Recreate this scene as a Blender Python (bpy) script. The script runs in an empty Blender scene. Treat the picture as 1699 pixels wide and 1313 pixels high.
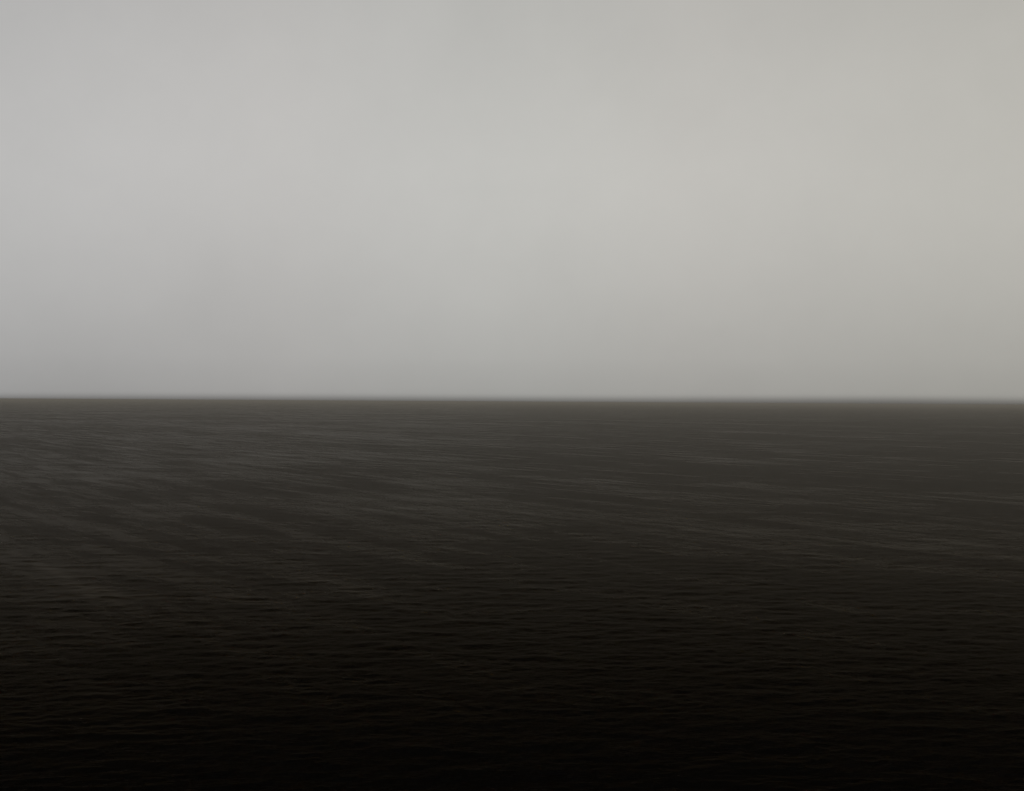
import bpy, math
import numpy as np

# ------------------------------------------------------------------ camera
H = 58.0                                   # eye height above the sea, on a clifftop
scene = bpy.context.scene
cam_data = bpy.data.cameras.new("camera")
cam_data.sensor_width = 36.0
cam_data.lens = 43.46                      # about 45 degrees across
cam_data.clip_start = 0.5
cam_data.clip_end = 300000.0
cam = bpy.data.objects.new("camera", cam_data)
scene.collection.objects.link(cam)
cam.location = (0.0, 0.0, H)
cam.rotation_mode = 'XYZ'
cam.rotation_euler = (math.radians(90.28), math.radians(0.0), 0.0)
# the horizon falls slightly to the right
from mathutils import Matrix
cam.rotation_euler = (Matrix.Rotation(math.radians(90.28), 3, 'X') @
                      Matrix.Rotation(math.radians(0.34), 3, 'Z')).to_euler()
scene.camera = cam

# ------------------------------------------------------------------ exposure
scene.view_settings.view_transform = 'Standard'
scene.view_settings.look = 'None'
scene.view_settings.exposure = 0.0
scene.view_settings.gamma = 1.0
scene.view_settings.use_curve_mapping = False

# ------------------------------------------------------------------ sky
SUN_ELEV = math.radians(55)
SUN_ROT = math.radians(60)                 # behind the overcast, off to the right
world = bpy.data.worlds.new("World")
scene.world = world
world.use_nodes = True
wn = world.node_tree.nodes
wl = world.node_tree.links
wn.clear()


def N(nodes, kind, **kw):
    n = nodes.new(kind)
    for k, v in kw.items():
        setattr(n, k, v)
    return n


def srgb(v):
    v = v / 255.0
    return v / 12.92 if v <= 0.04045 else ((v + 0.055) / 1.055) ** 2.4


def math_node(nodes, links, op, a, b=None, clamp=False):
    n = nodes.new('ShaderNodeMath')
    n.operation = op
    n.use_clamp = clamp
    for i, v in enumerate((a, b)):
        if v is None:
            continue
        if isinstance(v, (int, float)):
            n.inputs[i].default_value = v
        else:
            links.new(v, n.inputs[i])
    return n.outputs[0]


tc = N(wn, 'ShaderNodeTexCoord')
sep = N(wn, 'ShaderNodeSeparateXYZ')
wl.new(tc.outputs['Generated'], sep.inputs[0])

# elevation profile of a thick overcast: dimmer down by the horizon
elev = N(wn, 'ShaderNodeMapRange')
elev.inputs['From Min'].default_value = 0.0
elev.inputs['From Max'].default_value = 0.5
wl.new(sep.outputs['Z'], elev.inputs['Value'])
ramp = N(wn, 'ShaderNodeValToRGB')
ramp.color_ramp.interpolation = 'B_SPLINE'
PROFILE = [(0.0, 157), (0.012, 161), (0.035, 169), (0.08, 180), (0.128, 188), (0.176, 193),
           (0.22, 191), (0.266, 188), (0.31, 183), (0.38, 180), (0.5, 178)]
els = ramp.color_ramp.elements
while len(els) > 1:
    els.remove(els[-1])
els[0].position = 0.0
els[0].color = (srgb(PROFILE[0][1]),) * 3 + (1,)
for z, g in PROFILE[1:]:
    e = els.new(z / 0.5)
    e.color = (srgb(g),) * 3 + (1,)
wl.new(elev.outputs[0], ramp.inputs[0])

# the cloud is a little cooler to the left and warmer to the right
side = N(wn, 'ShaderNodeMapRange')
side.inputs['From Min'].default_value = -1.0
side.inputs['From Max'].default_value = 1.0
wl.new(sep.outputs['X'], side.inputs['Value'])
tint = N(wn, 'ShaderNodeValToRGB')
tint.color_ramp.interpolation = 'B_SPLINE'
TINT = [(-1.0, (0.90, 0.90, 0.895)), (-0.38, (0.945, 0.936, 0.925)), (-0.2, (1.003, 0.986, 0.962)), (0.0, (1.022, 0.998, 0.95)),
        (0.2, (0.99, 0.968, 0.91)), (0.38, (0.94, 0.918, 0.845)), (1.0, (0.90, 0.865, 0.78))]
els = tint.color_ramp.elements
while len(els) > 1:
    els.remove(els[-1])
els[0].position = 0.0
els[0].color = TINT[0][1] + (1,)
for x, c in TINT[1:]:
    e = els.new((x + 1) / 2)
    e.color = c + (1,)
wl.new(side.outputs[0], tint.inputs[0])
mul = N(wn, 'ShaderNodeMix', data_type='RGBA', blend_type='MULTIPLY')
mul.inputs['Factor'].default_value = 1.0
wl.new(ramp.outputs[0], mul.inputs['A'])
wl.new(tint.outputs[0], mul.inputs['B'])

# haze painted into the low sky, darkening it to soften the horizon, top uneven
bnz = N(wn, 'ShaderNodeTexNoise')
bnz.inputs['Scale'].default_value = 2.5
bnz.inputs['Detail'].default_value = 1.0
wl.new(tc.outputs['Generated'], bnz.inputs['Vector'])
lift = math_node(wn, wl, 'MULTIPLY', math_node(wn, wl, 'SUBTRACT', bnz.outputs['Fac'], 0.5), 0.005)
lift = math_node(wn, wl, 'ADD', lift, math_node(wn, wl, 'MULTIPLY', sep.outputs['X'], -0.002))
painted_haze = N(wn, 'ShaderNodeMapRange')
painted_haze.interpolation_type = 'SMOOTHERSTEP'
painted_haze.inputs['From Min'].default_value = -0.0035
painted_haze.inputs['From Max'].default_value = 0.0085
painted_haze.inputs['To Min'].default_value = 0.34
painted_haze.inputs['To Max'].default_value = 1.0
wl.new(math_node(wn, wl, 'ADD', sep.outputs['Z'], lift), painted_haze.inputs['Value'])

# very soft unevenness of the cloud layer
nz = N(wn, 'ShaderNodeTexNoise')
nz.inputs['Scale'].default_value = 5.0
nz.inputs['Detail'].default_value = 9.0
nz.inputs['Roughness'].default_value = 0.66
wl.new(tc.outputs['Generated'], nz.inputs['Vector'])
nzr = N(wn, 'ShaderNodeMapRange')
nzr.inputs['From Min'].default_value = 0.25
nzr.inputs['From Max'].default_value = 0.75
nzr.inputs['To Min'].default_value = 0.955
nzr.inputs['To Max'].default_value = 1.045
wl.new(nz.outputs['Fac'], nzr.inputs['Value'])
nzb = math_node(wn, wl, 'MULTIPLY', nzr.outputs[0], painted_haze.outputs[0])
mul2 = N(wn, 'ShaderNodeVectorMath', operation='SCALE')
wl.new(mul.outputs['Result'], mul2.inputs[0])
wl.new(nzb, mul2.inputs['Scale'])

# the clear-sky light that still comes through the cloud
sky = N(wn, 'ShaderNodeTexSky')
sky.sky_type = 'NISHITA'
sky.sun_disc = False
sky.sun_elevation = SUN_ELEV
sky.sun_rotation = SUN_ROT
grey = N(wn, 'ShaderNodeHueSaturation')
grey.inputs['Saturation'].default_value = 0.0
grey.inputs['Value'].default_value = 0.08
wl.new(sky.outputs[0], grey.inputs['Color'])
cover = N(wn, 'ShaderNodeMix', data_type='RGBA')
cover.inputs['Factor'].default_value = 0.97
wl.new(grey.outputs[0], cover.inputs['A'])
wl.new(mul2.outputs[0], cover.inputs['B'])
bg = N(wn, 'ShaderNodeBackground')
bg.inputs['Strength'].default_value = 1.0
wl.new(cover.outputs['Result'], bg.inputs['Color'])
wo = N(wn, 'ShaderNodeOutputWorld')
wl.new(bg.outputs[0], wo.inputs['Surface'])

# ------------------------------------------------------------------ sun through cloud
sun_data = bpy.data.lights.new("sun", 'SUN')
sun_data.energy = 0.5
sun_data.angle = math.radians(60)
sun_data.color = (1.0, 0.97, 0.92)
sun = bpy.data.objects.new("sun", sun_data)
scene.collection.objects.link(sun)
dirv = (math.sin(SUN_ROT) * math.cos(SUN_ELEV), math.cos(SUN_ROT) * math.cos(SUN_ELEV), math.sin(SUN_ELEV))
from mathutils import Vector
sun.rotation_euler = Vector(dirv).to_track_quat('Z', 'Y').to_euler()
sun.location = (0, 0, 500)

# ------------------------------------------------------------------ sea surface
FAR = 70000.0
# distances: every ring a constant step of view angle apart, wider near and far
depr = np.linspace(math.atan(H / 140.0), math.atan(H / 10000.0), 900)
r_mid = H / np.tan(depr)
r_near = np.linspace(2.0, 139.0, 90)
r_far = np.geomspace(10600.0, FAR, 40)
radii = np.concatenate([r_near, r_mid, r_far])
fine = np.radians(np.linspace(-33, 33, 900))
coarse = np.radians(np.linspace(33, 327, 110))[1:-1]
ang = np.concatenate([fine, coarse])
nr, na = len(radii), len(ang)
R, A = np.meshgrid(radii, ang, indexing='ij')
X = R * np.sin(A)
Y = R * np.cos(A)
step_r = np.gradient(radii)[:, None] * np.ones((1, na))
step_a = R * np.gradient(np.concatenate([ang, [ang[0] + 2 * math.pi]]))[:na][None, :]

rng = np.random.default_rng(7)
Z = np.zeros_like(X)
MEAN_DIR = math.radians(-83)               # heading of the waves, seen from above
NW = 200
lams = np.exp(np.linspace(math.log(0.8), math.log(19.0), NW)) * rng.uniform(0.95, 1.05, NW)
# slow changes of wave height over the water, so groups come and go
for lam in lams:
    spread = 0.44 if lam > 5 else 0.62
    th = MEAN_DIR + rng.normal(0, spread)
    k = 2 * math.pi / lam
    kx, ky = k * math.cos(th), k * math.sin(th)
    steep = 0.0115 * (1.0 if lam < 4.2 else (4.2 / lam) ** 0.75)
    amp = steep / k
    # short waves are not carried by rings that are too wide for them
    kr = np.abs(kx * np.sin(A) + ky * np.cos(A))
    ka = np.abs(kx * np.cos(A) - ky * np.sin(A))
    samp = np.maximum(kr * step_r, ka * step_a) / math.pi
    fade = np.clip(1.35 - 1.5 * samp, 0, 1)
    gd = rng.uniform(0, 2 * math.pi, 2)
    gl = lam * rng.uniform(5, 11)
    grp = 0.75 + 0.25 * np.sin(2 * math.pi * (X * math.cos(gd[0]) + Y * math.sin(gd[0])) / gl + gd[1])
    ph = kx * X + ky * Y + rng.uniform(0, 2 * math.pi)
    s = np.sin(ph)
    Z += fade * grp * amp * (s - 0.18 * np.cos(2 * ph))
co = np.stack([X, Y, Z], -1).reshape(-1, 3)
co = np.concatenate([co, [[0, 0, 0]]])
i = np.arange(nr - 1)[:, None]
j = np.arange(na)[None, :]
jn = (j + 1) % na
quads = np.stack([i * na + j, i * na + jn, (i + 1) * na + jn, (i + 1) * na + j], -1).reshape(-1, 4)[:, ::-1]
cap = np.stack([np.full(na, nr * na), (np.arange(na) + 1) % na, np.arange(na)], -1)
me = bpy.data.meshes.new("sea")
me.vertices.add(len(co))
me.vertices.foreach_set("co", co.astype(np.float32).ravel())
nl = quads.size + cap.size
me.loops.add(nl)
me.loops.foreach_set("vertex_index", np.concatenate([quads.ravel(), cap.ravel()]).astype(np.int32))
npoly = len(quads) + len(cap)
me.polygons.add(npoly)
starts = np.concatenate([np.arange(len(quads)) * 4, quads.size + np.arange(len(cap)) * 3]).astype(np.int32)
me.polygons.foreach_set("loop_start", starts)
me.update(calc_edges=True)
me.validate()
me.polygons.foreach_set("use_smooth", np.ones(len(me.polygons), dtype=bool))
sea = bpy.data.objects.new("sea_water", me)
scene.collection.objects.link(sea)
sea["kind"] = "structure"
sea["label"] = "dark rippled sea reaching to a hazy horizon"

m = bpy.data.materials.new("sea_water")
m.use_nodes = True
nt = m.node_tree
nd, lk = nt.nodes, nt.links
nd.clear()
out = N(nd, 'ShaderNodeOutputMaterial')
body = N(nd, 'ShaderNodeBsdfDiffuse')                      # the dark water itself
body.inputs['Color'].default_value = (0.0004, 0.0003, 0.0002, 1)
pb = N(nd, 'ShaderNodeBsdfPrincipled')                     # its silty, brownish sheen, only at a low angle
pb.inputs['Base Color'].default_value = (0.0002, 0.0002, 0.0001, 1)
pb.inputs['Metallic'].default_value = 1.0
pb.inputs['Specular Tint'].default_value = (0.262, 0.223, 0.164, 1)
skin = N(nd, 'ShaderNodeMixShader')
skin.inputs[0].default_value = 0.52
lk.new(body.outputs[0], skin.inputs[1])
lk.new(pb.outputs[0], skin.inputs[2])
lk.new(skin.outputs[0], out.inputs['Surface'])
geo = N(nd, 'ShaderNodeNewGeometry')


def wnoise(rot, sx, sy, detail, rough, seed):
    """noise on world metres, x' across and y' along a heading"""
    mp = N(nd, 'ShaderNodeMapping', vector_type='TEXTURE')
    mp.inputs['Rotation'].default_value = (0, 0, rot)
    mp.inputs['Scale'].default_value = (sx, sy, 1)
    mp.inputs['Location'].default_value = (seed * 13.7, seed * 7.3, seed)
    lk.new(geo.outputs['Position'], mp.inputs[0])
    t = N(nd, 'ShaderNodeTexNoise')
    t.inputs['Scale'].default_value = 1.0
    t.inputs['Detail'].default_value = detail
    t.inputs['Roughness'].default_value = rough
    lk.new(mp.outputs[0], t.inputs['Vector'])
    return t.outputs['Fac']


WIND = math.radians(34)
streak = wnoise(WIND, 17.0, 170.0, 5.0, 0.62, 2.0)        # windrows
patch = wnoise(WIND, 190.0, 700.0, 2.0, 0.5, 6.0)         # broad gusts
fine_streak = wnoise(WIND + 0.1, 5.0, 40.0, 4.0, 0.65, 5.0)
cross = wnoise(math.radians(3), 70.0, 26.0, 4.0, 0.65, 7.0)   # cat's paws lying across the wind
terms = [math_node(nd, lk, 'MULTIPLY', o_, w_) for o_, w_ in
         ((streak, 0.40), (patch, 0.22), (fine_streak, 0.16), (cross, 0.22))]
mix = terms[0]
for t_ in terms[1:]:
    mix = math_node(nd, lk, 'ADD', mix, t_)
px = N(nd, 'ShaderNodeSeparateXYZ')
lk.new(geo.outputs['Position'], px.inputs[0])
left_sheen = N(nd, 'ShaderNodeMapRange')                          # left water made smoother, to put in its lighter sky reflection
left_sheen.interpolation_type = 'SMOOTHSTEP'
left_sheen.inputs['From Min'].default_value = -420.0
left_sheen.inputs['From Max'].default_value = 300.0
left_sheen.inputs['To Min'].default_value = 0.02
left_sheen.inputs['To Max'].default_value = -0.02
lk.new(px.outputs['X'], left_sheen.inputs['Value'])
mix = math_node(nd, lk, 'ADD', mix, left_sheen.outputs[0])
calm = N(nd, 'ShaderNodeMapRange')                         # 1 on calm streaks, 0 on ruffled water
calm.inputs['From Min'].default_value = 0.47
calm.inputs['From Max'].default_value = 0.64
lk.new(mix, calm.inputs['Value'])
rg = N(nd, 'ShaderNodeMapRange')
rg.inputs['To Min'].default_value = 0.31
rg.inputs['To Max'].default_value = 0.19
lk.new(calm.outputs[0], rg.inputs['Value'])
lk.new(rg.outputs[0], pb.inputs['Roughness'])

r1 = wnoise(math.radians(4), 1.7, 0.55, 3.0, 0.55, 1.0)
r2 = wnoise(math.radians(-16), 0.7, 0.3, 2.0, 0.5, 2.0)
hsum = math_node(nd, lk, 'ADD', math_node(nd, lk, 'MULTIPLY', r1, 0.13), math_node(nd, lk, 'MULTIPLY', r2, 0.035))
bs = N(nd, 'ShaderNodeMapRange')
bs.inputs['To Min'].default_value = 1.0
bs.inputs['To Max'].default_value = 0.4
lk.new(calm.outputs[0], bs.inputs['Value'])
bump = N(nd, 'ShaderNodeBump')
bump.inputs['Distance'].default_value = 1.0
lk.new(bs.outputs[0], bump.inputs['Strength'])
lk.new(hsum, bump.inputs['Height'])
for n_ in (pb, body):
    lk.new(bump.outputs[0], n_.inputs['Normal'])
me.materials.append(m)

# ------------------------------------------------------------------ haze
import bmesh
bm = bmesh.new()
bmesh.ops.create_cube(bm, size=1.0)
S = FAR * 2 + 4000.0
for v in bm.verts:
    v.co.x *= S
    v.co.y *= S
    v.co.z = (H + 1.5) if v.co.z > 0 else -4.0
hm = bpy.data.meshes.new("haze")
bm.to_mesh(hm)
bm.free()
haze = bpy.data.objects.new("haze", hm)
scene.collection.objects.link(haze)
haze["kind"] = "stuff"
haze["label"] = "thin grey sea haze softening the horizon"
hmat = bpy.data.materials.new("haze")
hmat.use_nodes = True
hn, hl = hmat.node_tree.nodes, hmat.node_tree.links
hn.clear()
ho = N(hn, 'ShaderNodeOutputMaterial')
hv = N(hn, 'ShaderNodeVolumePrincipled')
hv.inputs['Color'].default_value = (0.45, 0.42, 0.37, 1)
hv.inputs['Density'].default_value = 6.3e-5
hv.inputs['Anisotropy'].default_value = 0.3
hl.new(hv.outputs[0], ho.inputs['Volume'])
hm.materials.append(hmat)
